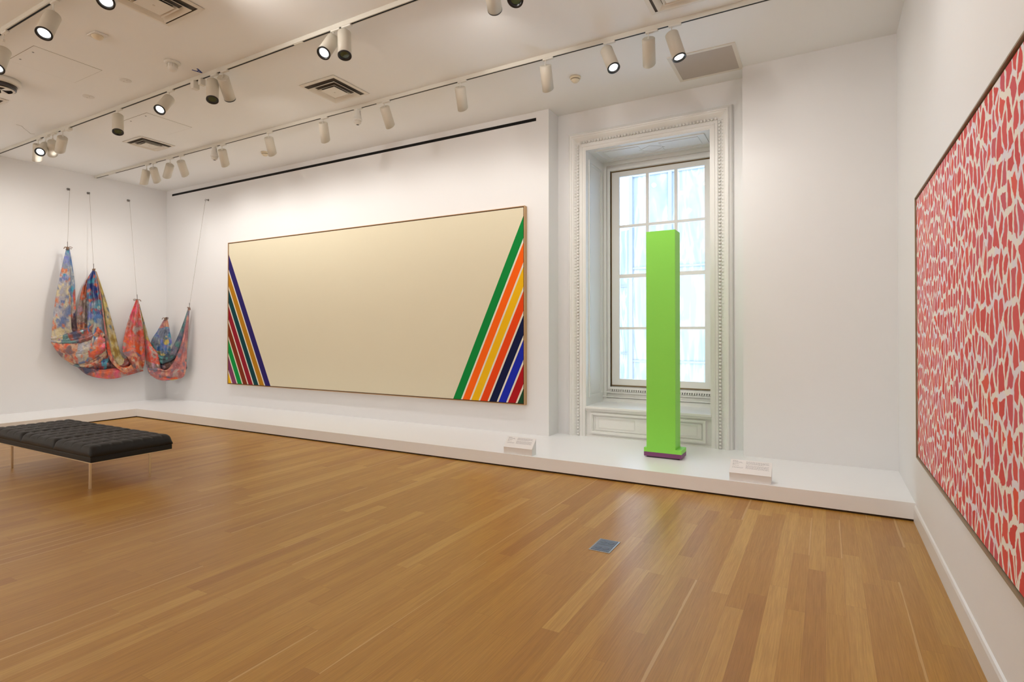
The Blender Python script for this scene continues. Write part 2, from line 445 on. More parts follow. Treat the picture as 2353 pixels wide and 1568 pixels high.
# reveals (lining boards a little proud of the wall) and their panels
lin_ = MB().box(OX0 - .002, OX0 + .012, YR - .036, YB, .505, OZ1 + .004).box(OX1 - .012, OX1 + .002, YR - .036, YB, .505, OZ1 + .004)
wobj('reveal_lining', lin_, 'trim')
rp = MB()
for sx, dd in ((OX0 + .012, 1), (OX1 - .012, -1)):
    for (y0, y1, z0, z1, w, t) in ((YR + .06, YB - .13, .60, OZ1 - .10, .028, .012), (YR + .11, YB - .18, .65, OZ1 - .15, .012, .006)):
        xa, xb = sorted((sx, sx + dd * t))
        rp.box(xa, xb, y0, y1, z1 - w, z1).box(xa, xb, y0, y1, z0, z0 + w).box(xa, xb, y0, y0 + w, z0 + w, z1 - w).box(xa, xb, y1 - w, y1, z0 + w, z1 - w)
wobj('reveal_panel', rp, 'trim')
sf = MB().box(OX0 + .012, OX1 - .012, YR - .034, YB, OZ1 - .012, OZ1)
wobj('soffit', sf, 'trim')
sp = MB()
for (x0, x1, y0, y1, w, t) in ((OX0 + .09, OX1 - .09, YR + .05, YB - .17, .022, .010), (OX0 + .17, cx_ - .12, YR + .13, YB - .24, .006, .005), (cx_ + .12, OX1 - .17, YR + .13, YB - .24, .006, .005)):
    zt = OZ1 - .012
    sp.box(x0, x1, y0, y0 + w, zt - t, zt).box(x0, x1, y1 - w, y1, zt - t, zt).box(x0, x0 + w, y0 + w, y1 - w, zt - t, zt).box(x1 - w, x1, y0 + w, y1 - w, zt - t, zt)
diamond(sp, (cx_, (YR + YB) / 2 - .04), .16, .12, .010, 'xy', OZ1 - .016, OZ1 - .012)
wobj('soffit_panel', sp, 'trim')
# inner casing around the sash
SX0, SX1, SZ0, SZ1 = -2.474, -1.182, .715, 3.515
ic = MB()
frame(ic, OX0 + .012, OX1 - .012, .505, OZ1 - .012, .045, YB - .085, YB)
frame(ic, OX0 + .05, OX1 - .05, .60, OZ1 - .055, .052, YB - .055, YB)
frame(ic, SX0 - .034, SX1 + .034, SZ0 - .05, SZ1 + .045, .030, YB - .075, YB - .02)
ic.box(OX0 + .012, OX1 - .012, YB - .06, YB, .505, .60)
ic.box(OX0 + .012, OX1 - .012, YB - .10, YB, .560, .572).box(OX0 + .012, OX1 - .012, YB - .092, YB, .618, .632).box(OX0 + .012, OX1 - .012, YB - .10, YB, .505, .520)
ic.box(OX0, SX0 - .003, YB - .015, YB + .05, .505, OZ1).box(SX1 + .003, OX1, YB - .015, YB + .05, .505, OZ1)
ic.box(SX0 - .003, SX1 + .003, YB - .015, YB + .05, .505, SZ0 - .003).box(SX0 - .003, SX1 + .003, YB - .015, YB + .05, SZ1 + .003, OZ1)
wobj('casing', ic, 'trim')
dn = MB()
for i in range(44):
    x = SX0 + .01 + i * (SX1 - SX0 - .02) / 44
    dn.box(x, x + .014, YB - .085, YB - .05, .640, .664)
wobj('dentil_moulding', dn, 'trim')
gp = MB(); frame(gp, SX0 - .006, SX1 + .006, SZ0 - .010, SZ1 + .018, .014, YB - .032, YB - .012)
wobj('weather_strip', gp, 'rail')
sash = MB()
YS0, YS1 = YB - .028, YB + .02
GX = [(-2.366, -2.013), (-1.978, -1.653), (-1.616, -1.288)]
GZ = [(.80, 1.446), (1.478, 2.118), (2.166, 2.779), (2.812, 3.450)]
sash.box(SX0, GX[0][0], YS0, YS1, SZ0, SZ1).box(GX[2][1], SX1, YS0, YS1, SZ0, SZ1)
sash.box(GX[0][0], GX[2][1], YS0, YS1, SZ0, GZ[0][0]).box(GX[0][0], GX[2][1], YS0, YS1, GZ[3][1], SZ1)
for a, b in ((0, 1), (1, 2)): sash.box(GX[a][1], GX[b][0], YS0 + .006, YS1, GZ[0][0], GZ[3][1])
for a, b in ((0, 1), (1, 2), (2, 3)):
    for gx in GX: sash.box(gx[0], gx[1], YS0 + (.0 if a == 1 else .006), YS1, GZ[a][1], GZ[b][0])
so = wobj('sash', sash, 'trim')
wobj('glass_pane', MB().box(GX[0][0] - .005, GX[2][1] + .005, YB - .004, YB, GZ[0][0] - .005, GZ[3][1] + .005), 'glass', so)

# what stands outside the window
def building(name, x0, x1, y, z1, label, step):
    e = empty(name, ((x0 + x1) / 2, y, -8), label, 'building')
    mb = MB().box(x0, x1, y, y + 8, -8, z1)
    wl = rel(mb.obj('wall', 'gfacade'), e)
    fr = MB()
    x = x0
    while x < x1 + .01: fr.box(x - .06, x + .06, y - .1, y, -8, z1); x += step
    z = -6.0
    while z < z1: fr.box(x0, x1, y - .05, y, z, z + .07); z += 3.2
    fr.obj('facade_frame', 'facade', wl)
building('office_building', -5.9, 9, 19.0, 30, 'tall pale glazed office building beyond the window, filling its right lights', 1.35)
building('office_building', -32, -6.6, 26.0, 6.3, 'lower pale building beyond the window, under the patch of sky', 1.7)

# ------------------------------------------------------------------ track lighting
def track(y, x0, x1, label, adapters):
    t = empty('lighting_track', ((x0 + x1) / 2, y, ZC), label, 'lighting track')
    h, w = .040, .0175
    mb = MB().box(x0, x1, y - w, y - .006, ZC - h, ZC).box(x0, x1, y + .006, y + w, ZC - h, ZC).box(x0, x1, y - .006, y + .006, ZC - .012, ZC)
    mb.box(x0 - .012, x0, y - w, y + w, ZC - h, ZC).box(x1, x1 + .012, y - w, y + w, ZC - h, ZC)
    rel(mb.obj('rail', 'track'), t)
    gv = MB().box(x0 + .03, x1 - .03, y - .0075, y + .0075, ZC - h - .0012, ZC - h + .004)
    rel(gv.obj('slot', 'black'), t)
    for xa, ln in adapters:
        rel(MB().box(xa, xa + ln, y - .0085, y + .0085, ZC - h - .004, ZC - h + .003).obj('joiner', 'adapter'), t)
    return t
LCAN, RCAN = .245, .058
def can_mesh(cut):
    mb = MB(); n = 32; prof = [(.0, 0), (RCAN - .006, 0), (RCAN, -.006), (RCAN, -LCAN), (RCAN - .004, -LCAN), (RCAN - .004, -LCAN + .05), (.0, -LCAN + .05)]
    vs = []
    for r, z in prof:
        for k in range(n):
            a = 2 * PI * k / n; zz = z
            if cut and z <= -LCAN: zz = z + cut * .5 * (1 + math.sin(a)) 
            vs.append((r * math.cos(a), r * math.sin(a), zz))
    fs = []
    for i in range(len(prof) - 1):
        for k in range(n):
            k2 = (k + 1) % n; fs.append((i * n + k, i * n + k2, (i + 1) * n + k2, (i + 1) * n + k))
    mb.add(vs, fs, True)
    me = mb.mesh('lamp_body', 'can')
    for p in me.polygons:
        p.use_smooth = abs(p.normal.z) < .5
    return me
ME_CUT, ME_FLAT = can_mesh(.036), can_mesh(0)
ME_RING = MB().lathe([(RCAN + .0008, -LCAN + .002), (RCAN + .0008, -LCAN - .008), (RCAN - .007, -LCAN - .009), (RCAN - .020, -LCAN + .004), (RCAN - .020, -LCAN + .01)], 32, cap=False).mesh('trim_ring', 'ring')
ME_LENS = {k: MB().lathe([(.001, -LCAN + .004), (RCAN - .020, -LCAN + .005)], 28, cap=False).mesh('lens', k) for k in ('lens_on', 'lens_off', 'lens_glare')}
ME_LENSIN = MB().lathe([(.001, -LCAN + .058), (RCAN - .005, -LCAN + .056)], 28, cap=False).mesh('lens', 'lens_off')
ME_ADAPT = MB().rbox(-.055, .055, -.0150, .0150, -.016, .004, .003).mesh('adapter', 'adapter')
ME_STEM = MB().lathe([(.011, 0), (.009, -.012), (.0045, -.022), (.0045, -.074)], 12).mesh('stem', 'adapter')
ME_YOKE = MB().rbox(-.007, .007, -.010, .010, -.085, -.060, .003).mesh('pivot', 'adapter')
SPOTS = []
def child(me, parent, name, mtx=None):
    o = bpy.data.objects.new(name, me); COL.objects.link(o); o.parent = parent
    if mtx is not None: o.matrix_local = mtx
    return o
def head(yt, top, bot, mode, label, lens='none', aim=None, power=1.0, cone=140, group='track spotlights', base=None, axis=None):
    """top/bot: where the can's ends show in the frame; mode: lens turned 'toward' the viewer or 'away' to the wall"""
    zt = ZC - .040
    if base is None:
        T = on(1, top[0], top[1], yt); r = ray(*bot)
        # point on the sight line at can length from T
        d = CAM - T; a = r.dot(r); b = 2 * r.dot(d); c = d.dot(d) - LCAN ** 2
        disc = max(b * b - 4 * a * c, 0) ** .5
        s_ = (-b - disc) / (2 * a) if mode == 'toward' else (-b + disc) / (2 * a)
        ax = (CAM + r * s_ - T).normalized()
    else:
        T = Vector((base, yt, zt - .075)); ax = Vector(axis).normalized()
    T = Vector((T.x, yt, min(T.z, zt - .062)))
    e = empty('track_spotlight', (T.x, yt, zt), label, 'spotlight', group)
    child(ME_ADAPT, e, 'adapter', Matrix.Translation((.03, 0, 0)))
    st_ = child(ME_STEM, e, 'stem'); child(ME_YOKE, st_, 'pivot')
    # orientation: local -Z along the axis, local +Y (short side of a cut hood) toward the wall
    zax = -ax; yref = Vector((0, 1, 0)); xax = yref.cross(zax)
    xax = xax.normalized() if xax.length > 1e-3 else Vector((1, 0, 0)); yax = zax.cross(xax)
    R = Matrix((xax, yax, zax)).transposed().to_4x4()
    m4 = Matrix.Translation(Vector((0, 0, T.z - zt + .004))) @ R
    body = child(ME_CUT if lens == 'none' else ME_FLAT, e, 'lamp_body', m4)
    if lens == 'none': child(ME_LENSIN, body, 'lens')
    else:
        child(ME_RING, body, 'trim_ring'); child(ME_LENS[lens], body, 'lens')
    # the lamp's own light, at the mouth of the can
    P0 = Vector((T.x, yt, T.z)) + ax * (LCAN + .03)
    ld = bpy.data.lights.new('bulb', 'SPOT'); ld.energy = SPOT * power; ld.color = WARM; ld.spot_size = math.radians(cone); ld.spot_blend = 1.0; ld.shadow_soft_size = .035
    lo = bpy.data.objects.new('bulb', ld); COL.objects.link(lo); lo.parent = e
    tgt = Vector(aim) if aim else P0 + ax
    q = (tgt - P0).to_track_quat('-Z', 'Y'); lo.matrix_local = Matrix.Translation(P0 - Vector((T.x, yt, zt))) @ q.to_matrix().to_4x4()
    SPOTS.append(lo)
    return e
track(YT2, XL + .02, -.05, 'white lighting track nearest the back wall, running the length of the room', [(-4.62, .16), (-8.98, .14), (-10.7, .22)])
track(YT1, XL + .02, -.2, 'white lighting track in the middle of the ceiling, in front of the back-wall one', [(-9.3, .3), (-4.35, .12)])
track(YT0, XL + .02, -.4, 'white lighting track at the top left corner, farthest from the back wall', [])
ZB = 1.9
A_ = lambda x, z=ZB: (x, YA, z)
L_ = lambda y, z=ZB: (XL, y, z)
# back-wall track, from the left end
head(YT2, (337, 392), (330, 426), 'away', 'leftmost white spotlight on the back-wall track, tilted down left', aim=L_(5.6, 1.8), power=.6)
head(YT2, (352, 387), (362, 420), 'away', 'second white spotlight from the left end of the back-wall track', aim=A_(-10.2, 1.5), power=.8)
head(YT2, (391, 380), (383, 408), 'away', 'third white spotlight from the left end of the back-wall track, leaning left', aim=L_(4.6, 1.2), power=1.3, cone=90)
head(YT2, (415, 371), (427, 405), 'away', 'fourth white spotlight from the left end of the back-wall track, leaning right', aim=A_(-8.7), power=1.4)
head(YT2, (510, 345), (519, 383), 'away', 'white spotlight right beside the left sensor-like head on the back-wall track', aim=A_(-7.7), power=1.3)
head(YT2, (617, 317), (627, 358), 'away', 'white spotlight in front of the small cream detector on the back-wall track', aim=A_(-6.7), power=1.2)
head(YT2, (742, 283), (749, 328), 'away', 'white spotlight left of the white projector head on the back-wall track', aim=A_(-5.7), power=.9)
head(YT2, (883, 246), (898, 294), 'away', 'white spotlight right of the white projector head on the back-wall track', aim=A_(-4.7), power=.7)
head(YT2, (1057, 200), (1064, 254), 'away', 'white spotlight above the right half of the cream painting, on the back-wall track', aim=A_(-3.9, 1.7), power=.75)
head(YT2, (1253, 151), (1260, 211), 'away', 'white spotlight left of the round smoke detector, above the slot vent\'s right end', aim=A_(-3.0, 1.5), power=.8)
head(YT2, (1393, 116), (1410, 157), 'toward', 'lit white spotlight above the window, its bright lens facing us', 'lens_on', power=.7, aim=(-.2, YA, 1.2))
head(YT2, (1490, 89), (1492, 153), 'away', 'upright white spotlight between the two lit ones above the window', aim=(-1.3, 5.9, .3), power=1.3)
head(YT2, (1543, 79), (1561, 133), 'toward', 'rightmost white spotlight on the back-wall track, its lens glaring beside the ceiling panel', 'lens_glare', power=.6, aim=(.1, YA, 1.4))
# middle track
head(YT1, (88, 333), (86, 372), 'away', 'leftmost spotlight of the cluster on the middle track, hanging straight down', aim=L_(3.8, 1.6), power=.75)
head(YT1, (105, 336), (92, 350), 'toward', 'spotlight with its lit lens facing us in the left cluster of the middle track', 'lens_on', power=.25, cone=60)
head(YT1, (121, 327), (121, 358), 'away', 'spotlight half hidden in the middle of the left cluster on the middle track', aim=L_(3.0, 1.4), power=.75)
head(YT1, (144, 317), (137, 350), 'away', 'right-hand spotlight of the cluster at the left end of the middle track', aim=L_(4.6, 1.7), power=.75)
head(YT1, (271, 267), (271, 304), 'toward', 'lone upright spotlight with a dark lens left on the middle track', 'lens_off', power=.2, cone=95)
head(YT1, (389, 228), (367, 253), 'toward', 'spotlight turned down left, its lens lit, above the left ceiling diffuser', 'lens_on', power=.25, cone=60)
head(YT1, (489, 188), (488, 230), 'toward', 'upright spotlight with dark green lens beside the blue tape mark', 'lens_off', power=.2, cone=95)
head(YT1, (512, 179), (528, 227), 'away', 'spotlight leaning right beside the dark green lens one on the middle track', 'lens_off', aim=A_(-6.2, 1.8), power=1.0)
head(YT1, (766, 92), (744, 123), 'toward', 'lit spotlight turned down left beside an upright one, right part of middle track', 'lens_on', power=.25, cone=60)
head(YT1, (791, 76), (792, 127), 'toward', 'upright spotlight with a dark ring right beside the lit one on the middle track', 'lens_off', power=.2, cone=95)
head(YT1, (1127, -38), (1137, 22), 'away', 'spotlight cut off by the top edge of the picture, left of a dark lens', 'lens_off', aim=A_(-4.2, 1.9), power=.7)
head(YT1, (1200, -45), (1184, 0), 'toward', 'spotlight at the top edge of the picture showing only its dark lens', 'lens_off', power=.2, cone=95)
# near track
head(YT0, (122, 38), (101, 78), 'toward', 'spotlight with a glaring lens on the top left track, left of the square detector', 'lens_glare', power=.3, cone=70)
head(YT0, (8, 118), (-8, 158), 'toward', 'spotlight cut off by the left edge of the picture, above the dome camera', 'lens_glare', power=.3, cone=70)
head(YT0, (262, -34), (243, 4), 'toward', 'spotlight at the top edge showing only its glaring lens, left of the large diffuser', 'lens_glare', power=.3, cone=70)
# spotlights added out of view as fill light for walls and floor
GRP, GLB = 'added fill spotlights out of the picture', 'added white fill spotlight on the part of the ceiling outside the picture'
FILL_HEADS = [(YT1, -1.3, (XR, 4.6, 1.5), .7), (YT1, -.8, (XR, 2.9, 1.5), .75),
       (YT0, -1.9, (-.4, 2.6, 0), .8), (YT0, -1.1, (XR, 1.6, 1.5), .8), (YT0, -9.9, (XL, 2.1, 1.7), 1.6), (YT0, -8.9, (-9.5, YBK, 2.0), 1.6), (YT0, -2.6, (-.1, YA, 2.2), 1.2), (YT0, -4.2, (-2.4, YA, 2.4), 1.1)]
for yt, x, aim, pw in FILL_HEADS:
    v = Vector(aim) - Vector((x, yt, 4)); head(yt, 0, 0, 'away', GLB, 'lens_on', aim=aim, power=pw, group=GRP, base=x, axis=v)
YT3 = -2.6  # added unseen track; its heads brighten the room by bounce
track(YT3, XL + .5, -.3, 'added white lighting track for fill spotlights, behind the viewer, outside the picture', [])
for i in range(9):
    x = -9.9 + i * 1.2
    aim = (XL, -2.4, 1.8) if i == 0 else (XR, -2.0, 1.8) if i == 8 else (x, YBK, 1.8)
    head(YT3, 0, 0, 'away', GLB, 'lens_on', aim=aim, power=2.6 if i > 5 else 6.5, group=GRP, base=x, axis=Vector(aim) - Vector((x, YT3, 4)))

# projector heads on the back-wall track (white, egg-shaped)
def projector(px, label):
    T = on(1, px[0], px[1], YT2)
    e = empty('track_projector', (T.x, YT2, ZC - .04), label, 'projector', 'projector heads on the back-wall track')
    MB().lathe([(.018, 0), (.030, -.02), (.043, -.075), (.045, -.12), (.052, -.125), (.053, -.145), (.044, -.150)], 24).obj('housing', 'white', e)
    MB().lathe([(.044, -.150), (.040, -.176), (.028, -.182), (.026, -.190), (.019, -.194)], 24).obj('collar', 'adapter', e)
    MB().lathe([(.018, -.1935), (.012, -.197), (.001, -.198)], 20).obj('lens', 'ring', [c for c in e.children if c.name.startswith("collar")][0])
    MB().rbox(-.05, .07, -.015, .015, -.012, .004, .003).obj('adapter', 'adapter', e)
    MB().rbox(.036, .044, -.006, .006, -.09, -.03, .002).obj('latch', 'cardside', e)
projector((493, 345), 'small white egg-shaped projector head nearer the left wall on the track')
projector((822, 255), 'white egg-shaped projector head above the slot vent, between two spotlights')
# little junction boxes hanging from the middle track
for (px, sz, lab) in (((158, 303), (.10, .05, .035), 'flat white connector box beside the left cluster of spotlights'), ((448, 197), (.06, .07, .085), 'left of two small white boxes under the middle track'), ((464, 188), (.045, .06, .07), 'right of two small white boxes under the middle track')):
    p = on(1, px[0], px[1], YT1)
    o = MB().rbox(-sz[0] / 2, sz[0] / 2, -sz[1] / 2, sz[1] / 2, -sz[2], 0, .006).obj('connector_box', 'adapter')
    o.location = (p.x, YT1, ZC - .040); tag(o, lab, 'junction box')

# ------------------------------------------------------------------ ceiling fittings
def diffuser(x0, y0, label, s=.54):
    e = empty('air_diffuser', (x0 + s / 2, y0 + s / 2, ZC), label, 'air vent', 'square ceiling diffusers')
    h = s / 2
    def sq(a, b, za, zb):   # square ring, outer half a at depth za, inner half b at depth zb (below the ceiling)
        mb = MB(); vs = []
        for hh, z in ((a, za), (b, zb), (b, zb + .002), (a, za + .002)):
            vs += [(-hh, -hh, -z), (hh, -hh, -z), (hh, hh, -z), (-hh, hh, -z)]
        fs = []
        for i in range(4):
            j = (i + 1) % 4
            for k in range(4): k2 = (k + 1) % 4; fs.append((k * 4 + i, k * 4 + j, k2 * 4 + j, k2 * 4 + i))
        return mb.add(vs, fs)
    MB().box(-h * .9, h * .9, -h * .9, h * .9, -.003, 0).obj('throat', 'throat', e)
    sq(h, h * .86, .004, .010).obj('flange', 'grille', e)
    sq(h * .74, h * .56, .030, .006).obj('louvre', 'grille', e)
    sq(h * .50, h * .40, .032, .010).obj('louvre', 'grille', e)
    MB().rbox(-h * .40, h * .40, -h * .40, h * .40, -.034, -.030, .0015).obj('centre_plate', 'grille', e)
    MB().lathe([(.010, -.034), (.010, -.036)], 16).obj('fixing_screw', 'can', e)
diffuser(-8.80, 4.26, 'square ceiling diffuser above the left cluster of wall cords, between two tracks', .48)
diffuser(-5.10, 4.25, 'square ceiling diffuser over the middle of the room, between the two long tracks')
diffuser(-5.12, 2.31, 'large square ceiling diffuser cut by the top edge of the picture, at left')
diffuser(-1.30, 4.25, 'square ceiling diffuser cut by the top edge above the window')
diffuser(-8.95, 2.31, 'square ceiling diffuser cut by the left edge of the picture, below the dome camera', .54)
rv = empty('return_air_panel', (-1.06, 5.94, ZC), 'square taupe perforated ceiling panel with white frame by the window bay', 'air vent')
mb = MB(); 
for (x0, x1, y0, y1) in ((-.32, .32, -.32, -.285), (-.32, .32, .25, .285), (-.32, -.285, -.285, .25), (.285, .32, -.285, .25)): mb.box(x0, x1, y0, y1, -.008, 0)
mb.obj('frame', 'grille', rv); MB().box(-.285, .285, -.285, .25, -.005, 0).obj('perforated_plate', 'taupe', rv)
def hatch(x0, x1, y0, y1, label, latches):
    e = empty('access_panel', ((x0 + x1) / 2, (y0 + y1) / 2, ZC), label, 'access panel', 'flush ceiling access panels')
    a, b = (x1 - x0) / 2, (y1 - y0) / 2
    MB().box(-a, a, -b, b, -.0025, 0).obj('panel', 'ceil', e)
    g_ = MB().box(-a - .004, a + .004, b, b + .003, -.0012, 0).box(-a - .004, a + .004, -b - .004, -b, -.0012, 0).box(-a - .004, -a, -b, b, -.0012, 0).box(a, a + .004, -b, b, -.0012, 0)
    g_.obj('seam', 'seam', e)
    for (x, y) in latches:
        o = MB().lathe([(.009, -.0025), (.009, -.005)], 12).obj('latch', 'hook', e); o.location = (x - (x0 + x1) / 2, y - (y0 + y1) / 2, 0)
hatch(-7.175, -6.60, 2.42, 2.995, 'flush square access panel left of the two round cover plates', [(-6.754, 2.47), (-7.037, 2.47)])
hatch(-7.95, -7.385, 3.85, 4.42, 'flush square access panel between the middle track and the left diffuser', [(-7.85, 3.90), (-7.5, 3.90)])
for (px, lab) in (((203, 222), 'left and lower of two round white ceiling cover plates'), ((288, 184.5), 'right and upper of two round white ceiling cover plates')):
    p = on(2, px[0], px[1], ZC); e = empty('cover_plate', p, lab, 'cover plate', 'round ceiling cover plates')
    MB().lathe([(.058, 0), (.058, -.003), (.052, -.006), (.001, -.007)], 32).obj('plate', 'white', e)
    for sx in (-.03, .03):
        o = MB().lathe([(.0035, -.0068), (.0035, -.0085)], 8).obj('screw', 'hook', e); o.location = (sx, 0, 0)
def sensor(px, label, cat, kind):
    p = on(2, px[0], px[1], ZC); e = empty(kind, p, label, cat)
    if kind == 'occupancy_sensor':
        MB().rbox(-.075, .075, -.055, .055, -.014, 0, .004).obj('mounting_plate', 'white', e)
        MB().lathe([(.050, -.014), (.048, -.022), (.036, -.034), (.018, -.042), (.001, -.043)], 28).obj('sensor_lens', 'cream', e)
    elif kind == 'dome_sensor':
        MB().lathe([(.075, 0), (.075, -.010), (.066, -.018), (.052, -.022)], 32).obj('mounting_ring', 'white', e)
        MB().lathe([(.046, -.020), (.046, -.060), (.040, -.082), (.022, -.094), (.001, -.096)], 28).obj('sensor_dome', 'cream' if 0 else 'white', e)
        mb = MB()
        for k in range(12):
            a = 2 * PI * k / 12; mb.box(.0462 * math.cos(a) - .002, .0462 * math.cos(a) + .002, .0462 * math.sin(a) - .002, .0462 * math.sin(a) + .002, -.058, -.022)
        mb.obj('rib', 'can', e)
    else:
        MB().lathe([(.058, 0), (.058, -.018), (.052, -.024), (.050, -.026)], 32).obj('base_ring', 'cream', e)
        MB().lathe([(.048, -.026), (.046, -.032)], 32).obj('vent_slot', 'gap', e)
        MB().lathe([(.048, -.031), (.044, -.042), (.030, -.050), (.028, -.056), (.012, -.060), (.001, -.060)], 32).obj('sensing_chamber', 'cream', e)
sensor((224, 80), 'cream ceiling sensor on a square plate, right of the glaring spotlight', 'sensor', 'occupancy_sensor')
sensor((396, 143), 'ribbed white ceiling sensor left of the blue tape mark', 'sensor', 'dome_sensor')  # domed ceiling sensor with ribs, gives no light
sensor((1322, 177), 'round cream smoke detector above the window bay', 'smoke detector', 'smoke_detector')
sensor((609, 350), 'small round cream smoke detector partly behind a spotlight on the back-wall track', 'smoke detector', 'smoke_detector')
# security dome, half out of the frame
p = on(2, 2, 182, ZC); e = empty('dome_camera', p, 'large round ceiling dome camera cut by the left edge of the picture', 'security camera')
MB().lathe([(.165, 0), (.168, -.035), (.158, -.055), (.140, -.062)], 48).obj('housing', 'white', e)
MB().lathe([(.137, -.060), (.130, -.105), (.122, -.112)], 48).obj('dark_band', 'smoke', e)
MB().lathe([(.121, -.110), (.112, -.117), (.098, -.119)], 48, cap=False).obj('trim_ring', 'white', e)
MB().lathe([(.100, -.112), (.001, -.113)], 40).obj('inner_plate', 'smoke', e)
mb = MB()
for k in range(3):
    a = k * 2 * PI / 3 + .4; c, s_ = math.cos(a), math.sin(a)
    mb.add([(.0, .0, -.119), (.10 * c - .03 * s_, .10 * s_ + .03 * c, -.119), (.10 * c + .03 * s_, .10 * s_ - .03 * c, -.119), (0, 0, -.114), (.10 * c - .03 * s_, .10 * s_ + .03 * c, -.114), (.10 * c + .03 * s_, .10 * s_ - .03 * c, -.114)], [(0, 1, 2), (3, 5, 4), (0, 3, 4, 1), (1, 4, 5, 2), (2, 5, 3, 0)])
mb.obj('spoke', 'white', e)
# blue tape mark
c0 = on(2, 441, 160.5, ZC); c1 = on(2, 464, 167.5, ZC); c2 = on(2, 453, 157.5, ZC)
mb = MB()
def strip(a, b, w, z):
    d = (b - a).normalized(); n_ = Vector((-d.y, d.x, 0)) * w / 2
    q = [a - n_, a + n_, b + n_, b - n_]; vs = [(v.x, v.y, ZC - z) for v in q] + [(v.x, v.y, ZC - z - .0006) for v in q]
    mb.add(vs, [(0, 1, 2, 3), (7, 6, 5, 4), (0, 4, 5, 1), (1, 5, 6, 2), (2, 6, 7, 3), (3, 7, 4, 0)])
strip(c0, c1, .018, 0); strip(c2, c1, .018, .0006); strip(c2.lerp(c1, .45), c0.lerp(c1, .45), .014, .0012)
o = mb.obj('tape_mark', 'tape'); tag(o, 'small blue tape mark stuck on the ceiling by the middle track', 'tape')
# hairline crack in the ceiling plaster
pts = [on(2, *q, ZC) for q in ((37, 286), (50, 290), (56, 296), (63, 301), (70, 307), (80, 308))]
o = MB().tube([(v.x, v.y, ZC) for v in pts], .0022, 5).obj('ceiling_crack', 'cord'); tag(o, 'thin hairline crack in the ceiling above the left end of the middle track', 'crack')

# ------------------------------------------------------------------ paintings
pt = empty('framed_painting', (-9.155, YA - .062, .505), 'very wide cream painting with slanting colour bands at both ends, on the back wall', 'painting')
w_, h_ = 5.895, 2.478
MB().box(.02, w_ - .02, .004, .020, .02, h_ - .02).obj('canvas', 'bands', pt)
fr = MB(); frame(fr, 0, w_, 0, h_, .008, -.002, .062); fr.box(.008, w_ - .008, .030, .062, .008, h_ - .008)
fr.obj('frame', 'oakframe', pt)
gp = MB(); frame(gp, .008, w_ - .008, .008, h_ - .008, .013, .010, .030); gp.obj('frame_reveal', 'darkedge', pt)

rp_ = empty('framed_painting', (XR, .78, .56), 'large painting of upright red dabs on white in three joined panels, on the right wall', 'painting')
hz = 1.753; X0 = -.045
for i in range(3):
    y0 = .012 + i * 1.2795; 
    MB().rbox(X0 + .006, -.012, y0 + .0035, y0 + 1.276, .014, hz - .014, .002).obj('canvas_panel', 'dabs', rp_)
fr = MB(); ww = 3.838
for (y0, y1, z0, z1) in ((0, ww + .012, 0, .007), (0, ww + .012, hz - .007, hz), (0, .007, .007, hz - .007), (ww + .005, ww + .012, .007, hz - .007)): fr.box(X0 - .004, 0, y0, y1, z0, z1)
fr.obj('frame', 'bronze', rp_)
MB().box(-.012, 0, .007, ww + .005, .007, hz - .007).obj('backing', 'darkedge', rp_)

# ------------------------------------------------------------------ green column
cl = empty('column_sculpture', (-1.44, 5.76, ZP), 'tall rectangular lime-green column on a purple base in front of the window', 'sculpture')
yf = 5.655; 
def cb(x0, x1, y0, y1, z0, z1, b=.0015): return MB().rbox(x0 + 1.44, x1 + 1.44, y0 - 5.76, y1 - 5.76, z0 - ZP, z1 - ZP, b)
mb = cb(-1.602, -1.311, yf, 5.865, .234, 2.433); mb.obj('shaft', 'green', cl)
cb(-1.629, -1.253, yf, 5.868, .193, .235).obj('plinth', 'green', cl)
cb(-1.629, -1.253, yf, 5.868, .151, .193).obj('base', 'purple', cl)
cb(-1.605, -1.277, yf + .02, 5.848, ZP, .152).obj('foot', 'ring', cl)

# ------------------------------------------------------------------ label stands on the platform
def label_stand(x0, x1, y0, dp, hf, hb, lab, rows_l, rows_r):
    e = empty('label_stand', ((x0 + x1) / 2, y0, ZP), lab, 'label', 'text labels on the platform')
    a = (x1 - x0) / 2
    vs = [(s_ * a, y, z) for s_ in (-1, 1) for (y, z) in ((0, 0), (0, hf), (dp, hb), (dp, 0))]
    MB().add(vs, [(0, 1, 2, 3), (7, 6, 5, 4), (0, 4, 5, 1), (1, 5, 6, 2), (2, 6, 7, 3), (3, 7, 4, 0)]).obj('stand', 'card', e)
    up_ = Vector((0, dp, hb - hf)); L = up_.length; up_.normalize(); nrm = Vector((0, -up_.z, up_.y))
    c = MB(); o0 = Vector((0, 0, hf))
    def quad(x, x2, t, t2, h=.0008, base=0.0):
        q = [o0 + Vector((x, 0, 0)) + up_ * t, o0 + Vector((x2, 0, 0)) + up_ * t, o0 + Vector((x2, 0, 0)) + up_ * t2, o0 + Vector((x, 0, 0)) + up_ * t2]
        c.add([v + nrm * base for v in q] + [v + nrm * (base + h) for v in q], [(0, 1, 2, 3), (7, 6, 5, 4), (0, 4, 5, 1), (1, 5, 6, 2), (2, 6, 7, 3), (3, 7, 4, 0)])
    quad(-a - .002, a + .002, -.002, L + .002, .003); tp = c.obj('text_panel', 'card', e)
    c = MB(); rnd = random.Random(3)
    def words(xa, xb, t, hgt):
        x = xa
        while x < xb - .004:
            w = min(rnd.uniform(.006, .019), xb - x); quad(x, x + w, t, t + hgt, .0003, .003); x += w + .0035
    for (fr_, ln, hh) in rows_l: words(-a + .018, -a + .018 + ln, fr_ * L, hh)
    for (fr_, ln, hh) in rows_r: words(-a + .125, -a + .125 + ln, fr_ * L, hh)
    c.obj('printed_text', 'ink', tp)
